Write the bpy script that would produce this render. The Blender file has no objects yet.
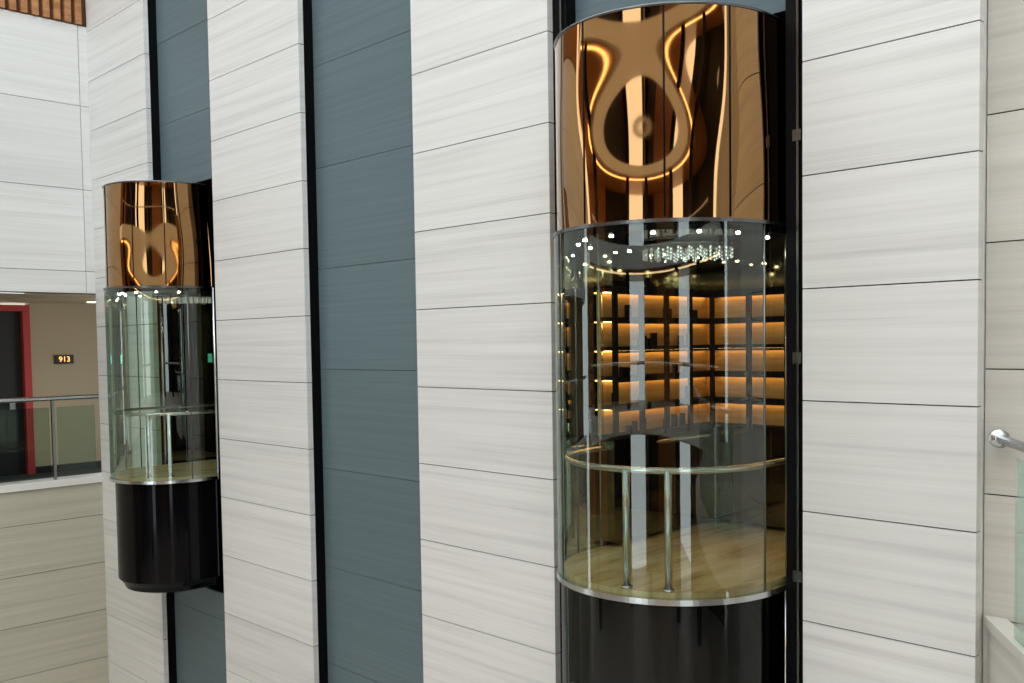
import bpy, bmesh, math, random
from mathutils import Vector, Matrix
random.seed(7)
sc = bpy.context.scene
sc.view_settings.view_transform = 'Standard'
pi = math.pi
def rad(a): return math.radians(a)

# ------------------------------------------------------------ materials
def new_mat(name):
    m = bpy.data.materials.new(name); m.use_nodes = True
    nt = m.node_tree
    return m, nt, nt.nodes['Principled BSDF']
def simple(name, col, rough=0.5, metal=0.0, emit=None, es=0.0, spec=0.5, coat=0.0):
    m, nt, b = new_mat(name)
    b.inputs['Base Color'].default_value = (*col, 1)
    b.inputs['Roughness'].default_value = rough
    b.inputs['Metallic'].default_value = metal
    b.inputs['Specular IOR Level'].default_value = spec
    b.inputs['Coat Weight'].default_value = coat
    if emit:
        b.inputs['Emission Color'].default_value = (*emit, 1)
        b.inputs['Emission Strength'].default_value = es
    return m
def stone(name, ca, cb, cc, axis='x', rough=0.45, vein=1.0, stretch=(0.16, 0.16, 9.0), bump=0.01, pv=(0.95, 1.04), fine=0.25):
    m, nt, b = new_mat(name)
    N, L = nt.nodes, nt.links
    tc = N.new('ShaderNodeTexCoord'); geo = N.new('ShaderNodeNewGeometry')
    mul = N.new('ShaderNodeMath'); mul.operation = 'MULTIPLY'; mul.inputs[1].default_value = 40
    L.new(geo.outputs['Random Per Island'], mul.inputs[0])
    comb = N.new('ShaderNodeCombineXYZ')
    L.new(mul.outputs[0], comb.inputs[0]); L.new(mul.outputs[0], comb.inputs[2])
    add = N.new('ShaderNodeVectorMath'); add.operation = 'ADD'
    L.new(tc.outputs['Object'], add.inputs[0]); L.new(comb.outputs[0], add.inputs[1])
    mp = N.new('ShaderNodeMapping'); mp.inputs['Scale'].default_value = stretch
    L.new(add.outputs[0], mp.inputs['Vector'])
    n1 = N.new('ShaderNodeTexNoise'); n1.inputs['Scale'].default_value = 1.6
    n1.inputs['Detail'].default_value = 5; n1.inputs['Roughness'].default_value = 0.6; n1.inputs['Distortion'].default_value = 0.10
    L.new(mp.outputs[0], n1.inputs['Vector'])
    mp2 = N.new('ShaderNodeMapping'); mp2.inputs['Scale'].default_value = tuple(s*6 if s > 2 else s*2.5 for s in stretch)
    L.new(add.outputs[0], mp2.inputs['Vector'])
    n2 = N.new('ShaderNodeTexNoise'); n2.inputs['Scale'].default_value = 1.5; n2.inputs['Detail'].default_value = 3
    L.new(mp2.outputs[0], n2.inputs['Vector'])
    mixn = N.new('ShaderNodeMix'); mixn.data_type = 'FLOAT'; mixn.inputs[0].default_value = fine
    L.new(n1.outputs[0], mixn.inputs[2]); L.new(n2.outputs[0], mixn.inputs[3])
    cr = N.new('ShaderNodeValToRGB')
    e = cr.color_ramp.elements
    e[0].position = 0.30; e[0].color = (*ca, 1)
    e[1].position = 0.64; e[1].color = (*cc, 1)
    x = e.new(0.47); x.color = (*cb, 1)
    L.new(mixn.outputs[0], cr.inputs[0])
    hsv = N.new('ShaderNodeHueSaturation')
    mr = N.new('ShaderNodeMapRange'); mr.inputs[3].default_value = pv[0]; mr.inputs[4].default_value = pv[1]
    L.new(geo.outputs['Random Per Island'], mr.inputs[0]); L.new(mr.outputs[0], hsv.inputs['Value'])
    L.new(cr.outputs[0], hsv.inputs['Color']); L.new(hsv.outputs[0], b.inputs['Base Color'])
    b.inputs['Roughness'].default_value = rough
    b.inputs['Specular IOR Level'].default_value = 0.35
    bp = N.new('ShaderNodeBump'); bp.inputs['Strength'].default_value = bump
    L.new(mixn.outputs[0], bp.inputs['Height']); L.new(bp.outputs[0], b.inputs['Normal'])
    return m
def glass(name, tint, refl=(1, 1, 1), rough=0.0, base=0.06, maxr=0.75, power=1.0):
    m = bpy.data.materials.new(name); m.use_nodes = True
    nt = m.node_tree; N, L = nt.nodes, nt.links
    N.clear()
    out = N.new('ShaderNodeOutputMaterial'); mix = N.new('ShaderNodeMixShader')
    t = N.new('ShaderNodeBsdfTransparent'); t.inputs[0].default_value = (*tint, 1)
    g = N.new('ShaderNodeBsdfGlossy'); g.inputs['Color'].default_value = (*refl, 1); g.inputs['Roughness'].default_value = rough
    lw = N.new('ShaderNodeLayerWeight'); lw.inputs[0].default_value = 0.35
    mr = N.new('ShaderNodeMapRange'); mr.inputs[3].default_value = base; mr.inputs[4].default_value = maxr
    L.new(lw.outputs['Fresnel'], mr.inputs[0]); L.new(mr.outputs[0], mix.inputs[0])
    L.new(t.outputs[0], mix.inputs[1]); L.new(g.outputs[0], mix.inputs[2]); L.new(mix.outputs[0], out.inputs[0])
    return m
def wavy_mirror(name, col, scale, dist, rough=0.03, loc=(3.3, 1.7, 5.2), sc3=(1.35, 1.35, .75)):
    # bent tinted glass panels: large soft undulations make the reflections swim
    m, nt, b = new_mat(name); N, L = nt.nodes, nt.links
    b.inputs['Base Color'].default_value = (*col, 1); b.inputs['Metallic'].default_value = 1; b.inputs['Roughness'].default_value = rough
    tc = N.new('ShaderNodeTexCoord'); n = N.new('ShaderNodeTexNoise'); n.inputs['Scale'].default_value = scale; n.inputs['Detail'].default_value = 0
    mp = N.new('ShaderNodeMapping'); mp.inputs['Location'].default_value = loc; mp.inputs['Scale'].default_value = sc3
    bp = N.new('ShaderNodeBump'); bp.inputs['Strength'].default_value = 1; bp.inputs['Distance'].default_value = dist
    L.new(tc.outputs['Object'], mp.inputs[0]); L.new(mp.outputs[0], n.inputs[0]); L.new(n.outputs[0], bp.inputs['Height']); L.new(bp.outputs[0], b.inputs['Normal'])
    return m

M_stone = stone('pale_veined_limestone', (0.59, 0.595, 0.585), (0.715, 0.725, 0.715), (0.785, 0.795, 0.785))
M_stoneL = stone('pale_veined_limestone_side', (0.64, 0.645, 0.63), (0.72, 0.725, 0.71), (0.77, 0.78, 0.77))
M_beige = stone('beige_limestone', (0.42, 0.40, 0.32), (0.50, 0.475, 0.385), (0.56, 0.535, 0.445))
M_beige2 = stone('greige_limestone', (0.46, 0.445, 0.40), (0.54, 0.525, 0.48), (0.60, 0.585, 0.54))
M_blue = stone('blue_grey_brushed_panel', (0.096, 0.143, 0.162), (0.109, 0.160, 0.181), (0.124, 0.178, 0.201), rough=0.45, stretch=(0.2, 0.2, 18), pv=(.97, 1.03))
M_joint = simple('joint_dark', (0.045, 0.042, 0.038), 0.9)
M_black = simple('black_metal', (0.003, 0.003, 0.004), 0.5, spec=.1)
M_blackgloss = simple('black_gloss', (0.003, 0.003, 0.004), 0.07, spec=0.16)
M_shaft = simple('shaft_black', (0.005, 0.005, 0.006), 0.8, spec=.1)
M_chrome = simple('brushed_steel', (0.62, 0.65, 0.66), 0.22, 1.0)
M_darksteel = simple('dark_steel', (0.16, 0.17, 0.17), 0.25, 1.0)
M_glass = glass('green_tinted_glass', (0.84, 0.95, 0.88), refl=(.92, 1, .96), base=0.055, maxr=0.80)
M_skirt = glass('skirt_glass', (0.75, 0.85, 0.80), base=0.015, maxr=0.40)
M_bglass = glass('balustrade_glass', (0.80, 0.90, 0.86), base=0.04, maxr=0.35)
M_amber = wavy_mirror('amber_mirror', (0.36, 0.205, 0.088), 1.2, 0.085)
M_mirror = simple('bronze_mirror', (0.24, 0.22, 0.16), 0.05, 1.0)
M_cream = simple('cream_plaster', (0.40, 0.315, 0.20), 0.8)
M_white = simple('white_plaster', (0.75, 0.74, 0.70), 0.7)
M_red = simple('red_mosaic', (0.42, 0.03, 0.025), 0.5)
M_door = simple('dark_door', (0.012, 0.010, 0.010), 0.4)
M_matte = simple('matte_dark', (0.010, 0.008, 0.007), 0.9, spec=.1)
M_carpet = simple('dark_carpet', (0.03, 0.028, 0.028), 0.95)
M_led = simple('warm_led', (1, 0.6, 0.25), 0.5, emit=(1.0, 0.50, 0.15), es=9.5)
M_addedGlow = simple('added_warm_glow', (1, 0.6, 0.25), 0.5, emit=(1.0, 0.66, 0.34), es=8.0)  # emitter for unseen rings, added to give the amber drums warm reflections
M_lamp = simple('downlight_white', (1, 1, 1), 0.5, emit=(1.0, 0.88, 0.68), es=120.0)
M_digit = simple('lit_digits', (1, 0.6, 0.2), 0.5, emit=(1.0, 0.40, 0.08), es=2.0)
M_screen = simple('display_screen', (0.02, 0.3, 0.3), 0.3, emit=(0.1, 0.75, 0.6), es=1.6)
M_crystal = simple('crystal_beads', (0.8, 0.8, 0.78), 0.05, 0.8, emit=(1.0, .95, .85), es=.12)  # faint emission put in so the beads glow instead of mirroring the dark
M_marble = stone('car_floor_marble', (0.40, 0.27, 0.11), (0.68, 0.53, 0.28), (0.85, 0.72, 0.45), stretch=(3.2, 0.7, 1.0), rough=0.22)
def wood(name, a, b_, st):
    m, nt, b = new_mat(name); N, L = nt.nodes, nt.links
    tc = N.new('ShaderNodeTexCoord'); mp = N.new('ShaderNodeMapping'); mp.inputs['Scale'].default_value = st
    n = N.new('ShaderNodeTexNoise'); n.inputs['Scale'].default_value = 2; n.inputs['Detail'].default_value = 5
    cr = N.new('ShaderNodeValToRGB'); cr.color_ramp.elements[0].color = (*a, 1); cr.color_ramp.elements[1].color = (*b_, 1)
    cr.color_ramp.elements[0].position = 0.35; cr.color_ramp.elements[1].position = 0.65
    L.new(tc.outputs['Object'], mp.inputs[0]); L.new(mp.outputs[0], n.inputs[0]); L.new(n.outputs[0], cr.inputs[0])
    L.new(cr.outputs[0], b.inputs['Base Color']); b.inputs['Roughness'].default_value = 0.4
    return m
M_wood = wood('amber_wood', (0.36, 0.22, 0.075), (0.50, 0.33, 0.13), (1, 1, 14))
M_slat = wood('orange_brown_slats', (0.30, 0.12, 0.04), (0.48, 0.22, 0.08), (2, 2, 9))

# ------------------------------------------------------------ mesh helpers
def obj_from(name, verts, faces, mat, parent=None, smooth=False):
    me = bpy.data.meshes.new(name); me.from_pydata(verts, [], faces); me.update()
    bm = bmesh.new(); bm.from_mesh(me); bmesh.ops.recalc_face_normals(bm, faces=bm.faces); bm.to_mesh(me); bm.free()
    if smooth:
        for p in me.polygons: p.use_smooth = True
    me.materials.append(mat)
    o = bpy.data.objects.new(name, me); sc.collection.objects.link(o)
    if parent: o.parent = parent
    return o
def empty(name, loc=(0, 0, 0)):
    e = bpy.data.objects.new(name, None); sc.collection.objects.link(e); e.empty_display_size = 0.2
    return e
def boxes(name, lst, mat, parent=None, bevel=0):
    V, F = [], []
    for (x0, x1, y0, y1, z0, z1) in lst:
        n = len(V)
        V += [(x0, y0, z0), (x1, y0, z0), (x1, y1, z0), (x0, y1, z0), (x0, y0, z1), (x1, y0, z1), (x1, y1, z1), (x0, y1, z1)]
        F += [(n, n+3, n+2, n+1), (n+4, n+5, n+6, n+7), (n, n+1, n+5, n+4), (n+1, n+2, n+6, n+5), (n+2, n+3, n+7, n+6), (n+3, n, n+4, n+7)]
    o = obj_from(name, V, F, mat, parent)
    if bevel:
        md = o.modifiers.new('bevel', 'BEVEL'); md.width = bevel; md.segments = 2
    return o
def prism(name, pts, z0, z1, mat, parent=None):
    n = len(pts)
    V = [(x, y, z0) for x, y in pts] + [(x, y, z1) for x, y in pts]
    F = [tuple(range(n)), tuple(range(n, 2*n))] + [(i, (i+1) % n, n+(i+1) % n, n+i) for i in range(n)]
    return obj_from(name, V, F, mat, parent)
def sheet(name, pts, z0, z1, mat, parent=None, smooth=True, thick=0, closed=False):
    n = len(pts)
    V = [(x, y, z0) for x, y in pts] + [(x, y, z1) for x, y in pts]
    F = [(i, (i+1) % n, n+(i+1) % n, n+i) for i in range(n if closed else n-1)]
    o = obj_from(name, V, F, mat, parent, smooth)
    if thick:
        md = o.modifiers.new('solid', 'SOLIDIFY'); md.thickness = thick; md.offset = 0
    return o
def tube(name, path, r, mat, parent=None, seg=12, closed=False):
    path = [Vector(p) for p in path]; V, F = [], []; n = len(path)
    for i, p in enumerate(path):
        a = path[i-1] if (i > 0 or closed) else p
        b = path[(i+1) % n] if (i < n-1 or closed) else p
        t = (b-a).normalized()
        up = Vector((0, 0, 1)) if abs(t.z) < 0.9 else Vector((1, 0, 0))
        s = t.cross(up).normalized(); u = s.cross(t)
        for k in range(seg):
            an = 2*pi*k/seg
            V.append(tuple(p + s*math.cos(an)*r + u*math.sin(an)*r))
    for i in range(n if closed else n-1):
        j = (i+1) % n
        for k in range(seg):
            F.append((i*seg+k, i*seg+(k+1) % seg, j*seg+(k+1) % seg, j*seg+k))
    if not closed:
        F.append(tuple(range(seg))); F.append(tuple(range((n-1)*seg, n*seg)))
    return obj_from(name, V, F, mat, parent, True)
def join(name, objs, parent=None):
    bm = bmesh.new(); mats = []
    for o in objs:
        me = o.data
        idx = []
        for m in me.materials:
            if m not in mats: mats.append(m)
            idx.append(mats.index(m))
        nf = len(bm.faces)
        bm.from_mesh(me); bm.faces.ensure_lookup_table()
        for f in bm.faces[nf:]: f.material_index = idx[f.material_index]
    me2 = bpy.data.meshes.new(name); bm.to_mesh(me2); bm.free()
    for m in mats: me2.materials.append(m)
    for o in objs: bpy.data.objects.remove(o)
    o = bpy.data.objects.new(name, me2); sc.collection.objects.link(o)
    if parent: o.parent = parent
    return o

# ------------------------------------------------------------ facade
Z0, Z1 = -6.0, 9.0
H = 0.68; JO = -0.385; G = 0.0038
def joint_rows(z0, z1, h=H, jo=JO):
    k = math.ceil((z0-jo)/h); zs = [z0]
    while jo+k*h < z1:
        if jo+k*h > z0+0.01: zs.append(jo+k*h)
        k += 1
    zs.append(z1); return zs
RD = 0.17   # recess depth
def pillar(x0, x1, mat=M_stone, ret=M_black, name='stone_pillar'):
    e = empty(name)
    zs = joint_rows(Z0, Z1)
    boxes('cladding_panels', [(x0, x1, 0.0, 0.06, a+G, b-G) for a, b in zip(zs[:-1], zs[1:])], mat, e)
    boxes('joint_backing', [(x0+.006, x1-.006, 0.012, 0.06, Z0, Z1)], M_joint, e)
    boxes('side_return', [(x0, x1, 0.061, 0.24, Z0, Z1)], ret, e)
    return e
P3 = (-2.841, -1.829); P2 = (-6.53, -4.918); P1 = (-10.15, -8.30); P0 = (-13.60, -11.80)
for p in (P0, P1, P2): pillar(*p)
pillar(*P3, ret=M_stoneL)
boxes('trim_pillar_shadow_gap', [(P3[0]-.012, P3[0]-.001, .02, .24, Z0, Z1)], M_black)

def blue_panels(x0, x1, zr, name='blue_wall_panel'):
    e = empty(name)
    L = []
    for (za, zb) in zr:
        zs = joint_rows(za, zb, 1.02, -0.25)
        for a, b in zip(zs[:-1], zs[1:]): L.append((x0, x1, RD, RD+.02, a+.0025, b-.0025))
    boxes('metal_sheets', L, M_blue, e)
    boxes('panel_backing', [(x0, x1, RD+.022, RD+.05, a, b) for a, b in zr], M_black, e)
    return e
blue_panels(P1[1], P2[0], [(Z0, Z1)])
blue_panels(P2[1], P3[0]-.013, [(Z0, -3.3), (2.05, Z1)])
blue_panels(P0[1], P1[0], [(Z0, -2.98), (1.98, Z1)])
def shaft(x0, x1, za, zb):
    e = empty('elevator_shaft')
    yb = 2.0
    boxes('shaft_lining', [(x0+.002, x0+.03, .25, yb, za, zb), (x1-.03, x1-.002, .25, yb, za, zb), (x0+.002, x1-.002, yb, yb+.05, za, zb),
                           (x0+.002, x1-.002, .25, yb, za-.05, za-.001), (x0+.002, x1-.002, .25, yb, zb+.001, zb+.05)], M_shaft, e)
shaft(P2[1], P3[0]-.013, -3.3, 2.05); shaft(P0[1], P1[0], -2.98, 1.98)
def guide(x0, x1, y0=0.03, y1=0.165):
    e = empty('elevator_guide_rail')
    boxes('channel', [(x0, x1, y0+.03, y1, Z0, Z1)], M_black, e)
    w = x1-x0
    boxes('runner', [(x0+w*.62, x0+w*.74, y0+.012, y0+.029, Z0, Z1)], M_darksteel, e)
    L = []
    z = Z0+.4
    while z < Z1:
        L.append((x0+w*.45, x0+w*.9, y0+.004, y0+.0115, z, z+.07)); z += 1.36
    boxes('bracket', L, M_darksteel, e)
guide(-2.985, -2.856); guide(-4.915, -4.78)
guide(-10.27, -10.151)

# ------------------------------------------------------------ elevators
def arc_pts(cx, cy, r, a0, a1, n=64):
    return [(cx+r*math.cos(a0+(a1-a0)*i/n), cy+r*math.sin(a0+(a1-a0)*i/n)) for i in range(n+1)]
def elevator(cx, cy, r, zt, zb, zd, zu, yb, rich):
    e = empty('panoramic_elevator')
    A0, A1 = pi, 2*pi
    ye = 0.10
    def U(rr, yend): return [(cx-rr, yend)] + arc_pts(cx, cy, rr, A0, A1) + [(cx+rr, yend)]
    sheet('curved_glass', U(r, ye), zb+.02, zt-.01, M_glass, e)
    for nm, z, hh, rr, mt in (('bottom_rim', zb, .035, r+.012, M_chrome), ('top_rim', zt-.014, .022, r+.008, M_darksteel)):
        outer = U(rr, ye); inner = U(rr-.05, ye)
        n = len(outer)
        V = [(x, y, z) for x, y in outer]+[(x, y, z+hh) for x, y in outer]+[(x, y, z+hh) for x, y in inner]+[(x, y, z) for x, y in inner]
        F = []
        for i in range(n-1):
            for k in range(4):
                F.append((k*n+i, k*n+i+1, ((k+1) % 4)*n+i+1, ((k+1) % 4)*n+i))
        F += [(0, n, 2*n, 3*n), (n-1, 2*n-1, 3*n-1, 4*n-1)]
        obj_from(nm, V, F, mt, e)
    prism('cabin_floor', U(r-.04, yb), zb+.03, zb+.065, M_marble, e)
    prism('cabin_ceiling', U(r-.02, yb), zt-.055, zt-.021, M_blackgloss, e)
    for a in ((202,) if rich else (205,)):
        x, y = cx+(r-.008)*math.cos(rad(a)), cy+(r-.008)*math.sin(rad(a))
        tube('glass_joint', [(x, y, zb+.04), (x, y, zt-.02)], .005, M_darksteel, e, 8)
    for s in (-1, 1):
        tube('steel_mullion', [(cx+s*r, ye, zb), (cx+s*r, ye, zt)], .018, M_chrome, e)
        x, y = cx+r*math.cos(rad(270+s*84)), cy+r*math.sin(rad(270+s*84))
        tube('edge_profile', [(x, y, zb), (x, y, zt)], .007, M_darksteel, e)
    rd = r-.022
    sheet('amber_drum', U(rd, ye), zt+.012, zd, M_amber, e, True)
    sheet('amber_drum_lining', U(rd-.02, ye), zt+.012, zd, M_black, e, True)
    prism('drum_cap', U(rd-.004, yb), zd-.03, zd-.012, M_black, e)
    tube('drum_top_trim', [(x, y, zd) for x, y in U(rd, ye)], .009, M_darksteel, e, 8)
    for a in (213, 262, 304, 335):
        x, y = cx+rd*math.cos(rad(a)), cy+rd*math.sin(rad(a))
        tube('drum_seam', [(x, y, zt+.02), (x, y, zd-.01)], .0065, M_black, e, 6)
    ru = r-.14 if rich else r-.05
    prof = [(ru, zb-.002), (ru, zu+.16), (ru-.05, zu+.10), (ru-.08, zu+.04), (ru-.20, zu)]
    V, F = [], []
    loops = [U(max(rr, .1), ye) for rr, z in prof]; n = len(loops[0])
    for lp, (rr, z) in zip(loops, prof): V += [(x, y, z) for x, y in lp]
    for k in range(len(prof)-1):
        for i in range(n): F.append((k*n+i, k*n+(i+1) % n, (k+1)*n+(i+1) % n, (k+1)*n+i))
    F.append(tuple(range((len(prof)-1)*n, len(prof)*n)))
    obj_from('lower_drum', V, F, M_shaft if rich else M_blackgloss, e)
    prism('underfloor_plate', U(r-.045, ye), zb-.012, zb-.001, M_black, e)
    if rich:
        sheet('glass_skirt', U(r-.02, ye), zu, zb-.014, M_skirt, e)
        tube('skirt_trim', [(x, y, zu) for x, y in U(r-.02, ye)], .012, M_chrome, e, 8)
        for s in (-1, 1):
            tube('skirt_profile', [(cx+s*(r-.02), ye, zu), (cx+s*(r-.02), ye, zb)], .014, M_chrome, e, 8)
    boxes('cabin_body', [(cx-r-.02, cx-r+.0, ye+.02, yb+.02, zb, zd-.04), (cx+r, cx+r+.02, ye+.02, yb+.02, zb, zd-.04), (cx-r-.02, cx+r+.02, yb, yb+.03, zb, zd-.04)], M_black, e)
    boxes('mirror_lining', [(cx+r-.035, cx+r-.005, ye+.02, yb-.01, zb+.1, zt-.06)], M_mirror, e)
    ceilz = zt-.055
    if rich:
        za, zc = zb+.88, zt-.33
        rows = 5; hh = (zc-za)/rows; d = .13
        xl = cx-r+.005; yw0 = ye-.02
        W, Ld, Up = [], [], []
        xe = cx+r-.36
        Wp = [(xl, xl+.012, yw0, yb-.01, za, zc), (xl, xe, yb-.022, yb-.01, za, zc)]
        for k in range(rows+1):
            z = za+k*hh
            W += [(xl+.012, xl+d, yw0, yb-.03, z-.018, z+.012), (xl+d+.001, xe, yb-d, yb-.023, z-.018, z+.012)]
            if k > 0:
                Ld += [(xl+.024, xl+.050, yw0+.02, yb-.05, z-.026, z-.019), (xl+d+.02, xe-.02, yb-.065, yb-.040, z-.026, z-.019)]
        W2 = [(xl+d-.012, xl+d, yw0, yb-.03, za+k*hh-.036, za+k*hh-.0185) for k in range(1, rows+1)]
        W2 += [(xl+d+.001, xe, yb-d, yb-d+.012, za+k*hh-.036, za+k*hh-.0185) for k in range(1, rows+1)]
        ny = 4
        for i in range(ny+1):
            y = yw0+.01+(yb-d-.02-yw0)*i/ny
            Up.append((xl+d+.001, xl+d+.024, y-.022, y+.022, za-.02, zc+.02))
        nx = 3
        for i in range(1, nx+1):
            x = xl+d+.02+(xe-xl-d-.02)*i/nx
            Up.append((x-.022, x+.022, yb-d-.024, yb-d-.002, za-.02, zc+.02))
        boxes('shelf_back', Wp, M_wood, e); boxes('shelves', W+W2, M_matte, e)
        boxes('shelf_led_strips', Ld, M_led, e); boxes('black_uprights', Up, M_matte, e)
        boxes('mirror_panels', [(xl, xl+d, yw0, yb-.03, zb+.1, za-.021), (xl+d+.001, xe, yb-d, yb-.023, zb+.1, za-.021),
                                      (xl, xl+d, yw0, yb-.03, zc+.021, ceilz-.002), (xl+d+.001, xe, yb-d, yb-.023, zc+.021, ceilz-.002),
                                      (xe+.025, cx+r-.04, yb-d, yb-.023, zb+.1, ceilz-.002)], M_mirror, e)
        Bs = []
        for k in range(rows):
            y = yw0+.05
            while y < yb-.25:
                if random.random() < .25:
                    w = random.uniform(.015, .04); h = random.uniform(.05, hh*.6)
                    Bs.append((xl+.07, xl+.11, y, y+w, za+k*hh+.013, za+k*hh+.013+h))
                y += random.uniform(.04, .12)
        boxes('shelf_ornaments', Bs, M_matte, e)
    else:
        boxes('rear_mirror', [(cx-r+.03, cx+r-.05, yb-.03, yb-.01, zb+.1, ceilz-.002)], M_mirror, e)
        boxes('side_lining', [(cx-r+.002, cx-r+.02, ye+.02, yb-.04, zb+.1, ceilz-.002)], M_mirror, e)
        boxes('door_jambs', [(cx-r+.15, cx-r+.19, yb-.05, yb-.031, zb+.1, ceilz-.01), (cx-.02, cx+.02, yb-.05, yb-.031, zb+.1, ceilz-.01), (cx+r-.22, cx+r-.18, yb-.05, yb-.031, zb+.1, ceilz-.01)], M_black, e)
    px = cx+r-.30 if rich else cx-.35
    boxes('control_panel', [(px, px+.16, yb-.20, yb-.165, zb+.85, zb+1.55)], M_darksteel, e)
    boxes('control_display', [(px+.025, px+.135, yb-.205, yb-.2005, zb+1.35, zb+1.47)], M_screen, e)
    boxes('control_buttons', [(px+.05+.045*i, px+.07+.045*i, yb-.205, yb-.2005, zb+.95+.06*k, zb+.97+.06*k) for i in range(2) for k in range(6)], M_chrome, e)
    zr = zb+.80; rr = r-.075
    loop = [(cx-rr+.08, yb-.22, zr)] + [(cx-rr+.08*(y-.1)/.9 if y > .1 else cx-rr, y, zr) for y in (.5, .2)] + [(x, y, zr) for x, y in arc_pts(cx, cy, rr, A0, A1)] + [(cx+rr, y, zr) for y in (.2, .5)] + [(cx+rr, yb-.22, zr)]
    tube('handrail', loop, .020, M_chrome, e, 12)
    dirc = math.atan2(-5.35-cy, -cx)
    for da in (-.02, -.40):
        x, y = cx+rr*math.cos(dirc+da), cy+rr*math.sin(dirc+da)
        tube('handrail_post', [(x, y, zb+.066), (x, y, zr)], .024, M_chrome, e, 12)
        tube('post_base', [(x, y, zb+.066), (x, y, zb+.08)], .035, M_chrome, e, 16)
    Ds = []
    for i in range(7):
        a = rad(190+160*i/6); x, y = cx+(r-.16)*math.cos(a), cy+(r-.16)*math.sin(a)
        Ds.append(tube('d', [(x, y, ceilz-.006), (x, y, ceilz-.0005)], .012, M_lamp, None, 12))
    for i in range(3):
        for s in (-1, 1):
            x, y = cx+s*(r-.2), .2+i*(yb-.4)/2.5
            Ds.append(tube('d', [(x, y, ceilz-.006), (x, y, ceilz-.0005)], .012, M_lamp, None, 12))
    join('ceiling_downlights', Ds, e)
    ccx, ccy = cx-.02, cy+.25
    tube('chandelier_plate', [(ccx, ccy, ceilz-.03), (ccx, ccy, ceilz-.001)], .34, M_darksteel, e, 40)
    bm = bmesh.new()
    for ring_, cnt in ((.30, 26), (.22, 20), (.13, 12), (.04, 4)):
        for i in range(cnt):
            a = 2*pi*i/cnt+ring_*9
            for k in range(3):
                bmesh.ops.create_icosphere(bm, subdivisions=1, radius=.012, matrix=Matrix.Translation((ccx+ring_*math.cos(a), ccy+ring_*math.sin(a), ceilz-.042-.024*k)))
    me = bpy.data.meshes.new('crystals'); bm.to_mesh(me); bm.free(); me.materials.append(M_crystal)
    o = bpy.data.objects.new('crystal_strands', me); sc.collection.objects.link(o); o.parent = e
    return e
elevator(-3.755, -0.10, .762, .705, -1.59, 1.96, -3.3, 1.50, True)
elevator(-11.08, -0.15, .69, .69, -1.57, 1.88, -2.90, 1.15, False)

# ------------------------------------------------------------ left side wall with corridor opening
XL = -13.60
def xwall_panels(name, x, y0, y1, zs, ys, mat, t=.05, back=True):
    e = empty(name)
    L = []
    for a, b in zip(zs[:-1], zs[1:]):
        for c, d in zip(ys[:-1], ys[1:]): L.append((x-t, x, c+G, d-G, a+G, b-G))
    boxes('cladding_panels', L, mat, e)
    boxes('joint_backing', [(x-t-.25, x-.012, y0, y1, zs[0], zs[-1])], M_joint, e)
    return e
YC = .235
xwall_panels('wall_left', XL-.001, -8.0, YC, [.763, 1.07, 2.2, 3.35, 4.45], [-8, -5.2, -2.6, -.12, YC], M_stoneL)
xwall_panels('wall_left_lower', XL-.001, -8.0, YC, [-6, -5.2, -4.4, -3.72, -3.04, -2.36, -1.90], [-8, -6.0, -3.4, YC], M_beige)
e = empty('wood_slat_fascia')
boxes('slats', [(XL-.05, XL+.04, -8+.14*i, -8+.14*i+.085, 4.46, 6.5) for i in range(57)], M_slat, e)
boxes('fascia_backing', [(XL-.2, XL-.051, -8, YC, 4.46, 9)], simple('fascia_brown', (.10, .035, .012), .6), e)
boxes('floor_corridor', [(-16.5, XL-.31, -8, 2.2, -2.1, -1.895)], M_carpet)
boxes('trim_slab_edge', [(XL-.30, XL+.03, -8, -.002, -1.894, -1.80), (XL-.30, XL-.002, 0, 2.2, -1.894, -1.80)], M_white)
boxes('wall_corridor_back', [(-15.5, -15.3, -.32, 2.2, -1.894, .9)], M_cream)
boxes('wall_corridor_end', [(-15.3, XL-.06, 2.21, 2.4, -1.894, .9)], M_cream)
boxes('ceiling_corridor', [(-16.5, XL-.31, -8, 2.2, .70, .76)], M_cream)
boxes('baseboard_corridor', [(-15.3, -15.28, -.32, 2.2, -1.894, -1.79)], M_door)
e = empty('door_1')
boxes('door_frame', [(-15.44, -15.27, -.43, -.33, -1.894, .66), (-15.44, -15.27, -2.2, -.43, .57, .66), (-15.44, -15.27, -2.3, -2.2, -1.894, .66)], M_red, e)
boxes('door_leaf', [(-15.43, -15.38, -2.2, -.43, -1.894, .57)], M_door, e)
boxes('door_panels', [(-15.38, -15.37, -1.9, -.8, -1.6, -.5), (-15.38, -15.37, -1.9, -.8, -.3, .4)], M_blackgloss, e)
boxes('door_handle', [(-15.37, -15.33, -.64, -.56, -.9, -.75)], M_chrome, e)
boxes('wall_corridor_far', [(-15.5, -15.3, -8, -2.31, -1.894, .7)], M_cream)
boxes('ceiling_lamp', [(-14.7, -14.6, .3, .4, .685, .699), (-14.7, -14.6, -1.6, -1.5, .685, .699)], simple('corridor_lamp', (1, 1, 1), emit=(1, .7, .35), es=5))
e = empty('room_number_sign')
boxes('sign_plate', [(-15.298, -15.27, .01, .29, -.235, -.10)], M_door, e, .004)
cu = bpy.data.curves.new('room_number', 'FONT'); cu.body = '913'; cu.size = .115; cu.extrude = .002; cu.align_x = 'CENTER'; cu.align_y = 'CENTER'
t = bpy.data.objects.new('room_number', cu); sc.collection.objects.link(t); cu.materials.append(M_digit)
t.rotation_euler = (pi/2, 0, pi/2); t.location = (-15.266, .15, -.168); t.parent = e
e = empty('glass_balustrade')
tube('top_rail', [(XL-.03, -8, -.68), (XL-.03, -.01, -.68)], .032, M_chrome, e)
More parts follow.
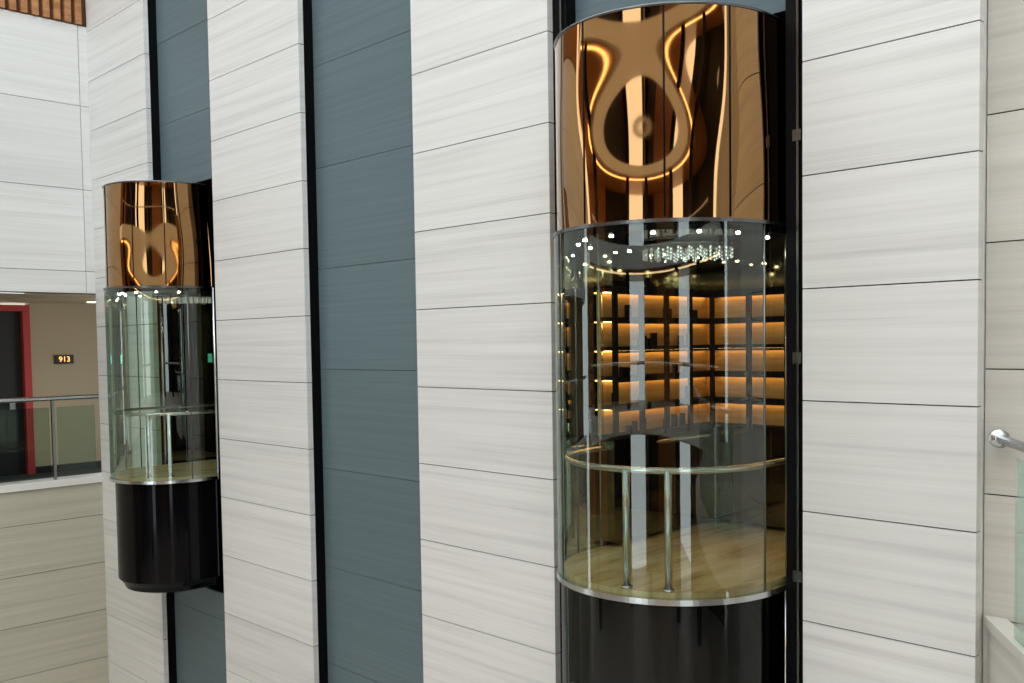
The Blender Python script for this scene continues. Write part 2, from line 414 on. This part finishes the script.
for y in (-.62, -2.0, -3.4, -4.8):
    boxes('post', [(XL-.05, XL-.01, y-.02, y+.02, -1.80, -.71)], M_chrome, e)
boxes('glass_panel', [(XL-.034, XL-.026, a, b, -1.74, -.80) for a, b in ((-1.95, -.67), (-.57, -.06), (-3.35, -2.05))], M_skirt, e)

# ------------------------------------------------------------ right side : recessed wall, near balcony
e = empty('wall_right')
zs = joint_rows(Z0, Z1, H, JO+.20)
boxes('cladding_panels', [(c+G, d-G, .10, .17, a+G, b-G) for a, b in zip(zs[:-1], zs[1:]) for c, d in ((P3[1]+.002, 0.4), (.4, 3), (3, 6), (6, 12))], M_beige2, e)
boxes('joint_backing', [(P3[1]+.002, 12, .112, .24, Z0, Z1)], M_joint, e)
slab = [(-1.80, .099), (-1.15, -.88), (0, -2.2), (1.2, -3.2), (6, -4), (6, .099)]
prism('floor_balcony', slab, -1.95, -1.585, M_beige2)
prism('trim_balcony_edge', [(-1.825, .098), (-1.175, -.88), (-.03, -2.23), (.05, -2.15), (-1.08, -.85), (-1.70, .098)], -1.584, -1.53, M_beige2)
e = empty('balcony_handrail')
tube('top_rail', [(-1.70, -.02, -.55), (-1.17, -.83, -.55), (0, -2.18, -.55), (1.2, -3.15, -.55)], .026, M_chrome, e)
tube('wall_flange', [(-1.73, .03, -.55), (-1.715, .003, -.55)], .05, M_chrome, e, 20)
tube('rail_stub', [(-1.76, .099, -.55), (-1.70, -.02, -.55)], .022, M_chrome, e)
def vpanel(name, a, b, z0, z1, t, mat, par):
    a = Vector(a); b = Vector(b); d = (b-a).normalized(); n = Vector((-d.y, d.x))*t/2
    pts = [tuple(a+n), tuple(b+n), tuple(b-n), tuple(a-n)]
    return prism(name, pts, z0, z1, mat, par)
vpanel('glass_panel', (-1.56, -.23), (-1.18, -.81), -1.53, -.62, .012, M_bglass, e)
vpanel('glass_panel', (-1.13, -.90), (-.05, -2.12), -1.53, -.62, .012, M_bglass, e)
for p in ((-1.165, -.84), (-.02, -2.16)):
    tube('post', [(*p, -1.53), (*p, -.57)], .02, M_chrome, e)

# ------------------------------------------------------------ rest of the atrium (seen in reflections)
boxes('floor_atrium', [(-17, 13, -20, 2.2, -6.2, -6.0)], M_beige2)
C = (-3.0, -5.0)
e = empty('atrium_galleries')
def ring(name, r0, r1, z0, z1, a0, a1, mat, n=48):
    p = arc_pts(C[0], C[1], r0, rad(a0), rad(a1), n) + arc_pts(C[0], C[1], r1, rad(a1), rad(a0), n)
    return prism(name, p, z0, z1, mat, e)
GA, GB = 205, 377
for k, z in enumerate((-2.1, 1.5, 5.1)):
    ring('gallery_slab', 11.0, 14.8, z+.05, z+.55, GA, GB, M_white)
    ring('gallery_soffit', 11.3, 14.8, z, z+.049, GA, GB, M_slat)
    ring('added_soffit_glow', 11.6, 11.75, z-.03, z-.001, GA, GB, M_addedGlow)  # glow ring added under each slab for its amber look in the drums
    tube('gallery_rail', [(x, y, z+1.6) for x, y in arc_pts(C[0], C[1], 11.1, rad(GA), rad(GB))], .04, M_chrome, e, 8)
for a, b, m_ in ((205, 232, M_slat), (232, 262, M_door), (284, 300, M_door), (300, 326, M_slat), (338, 377, M_door)):
    ring('gallery_back_wall', 14.8, 15.0, -6, 8.7, a, b, m_, 12)
ring('roof_soffit', 8.0, 15.0, 8.7, 8.8, GA, GB, M_slat)
ring('added_roof_glow', 9.4, 9.7, 8.66, 8.699, GA, GB, M_addedGlow)  # out-of-view glow ring, added to warm the drum reflections
for a in (214, 262, 290, 326, 352):
    x, y = C[0]+11.9*math.cos(rad(a)), C[1]+11.9*math.sin(rad(a))
    tube('gallery_column', [(x, y, -6), (x, y, 8.7)], .55, M_blackgloss, e, 24)

# ------------------------------------------------------------ world and light
w = bpy.data.worlds.new('daylight'); sc.world = w; w.use_nodes = True
bg = w.node_tree.nodes['Background']
bg.inputs[0].default_value = (0.89, 0.955, 0.985, 1); bg.inputs[1].default_value = 3.15

# ------------------------------------------------------------ camera
cd = bpy.data.cameras.new('camera'); cam = bpy.data.objects.new('camera', cd); sc.collection.objects.link(cam)
cd.sensor_width = 36; cd.lens = 950/1024*36; cd.shift_y = 0.0425; cd.clip_start = .05
Mx = Matrix.Rotation(rad(45), 4, 'Z') @ Matrix.Rotation(rad(90-2.6), 4, 'X') @ Matrix.Rotation(rad(-.85), 4, 'Z')
cam.matrix_world = Matrix.Translation((0, -5.35, 0)) @ Mx
sc.camera = cam
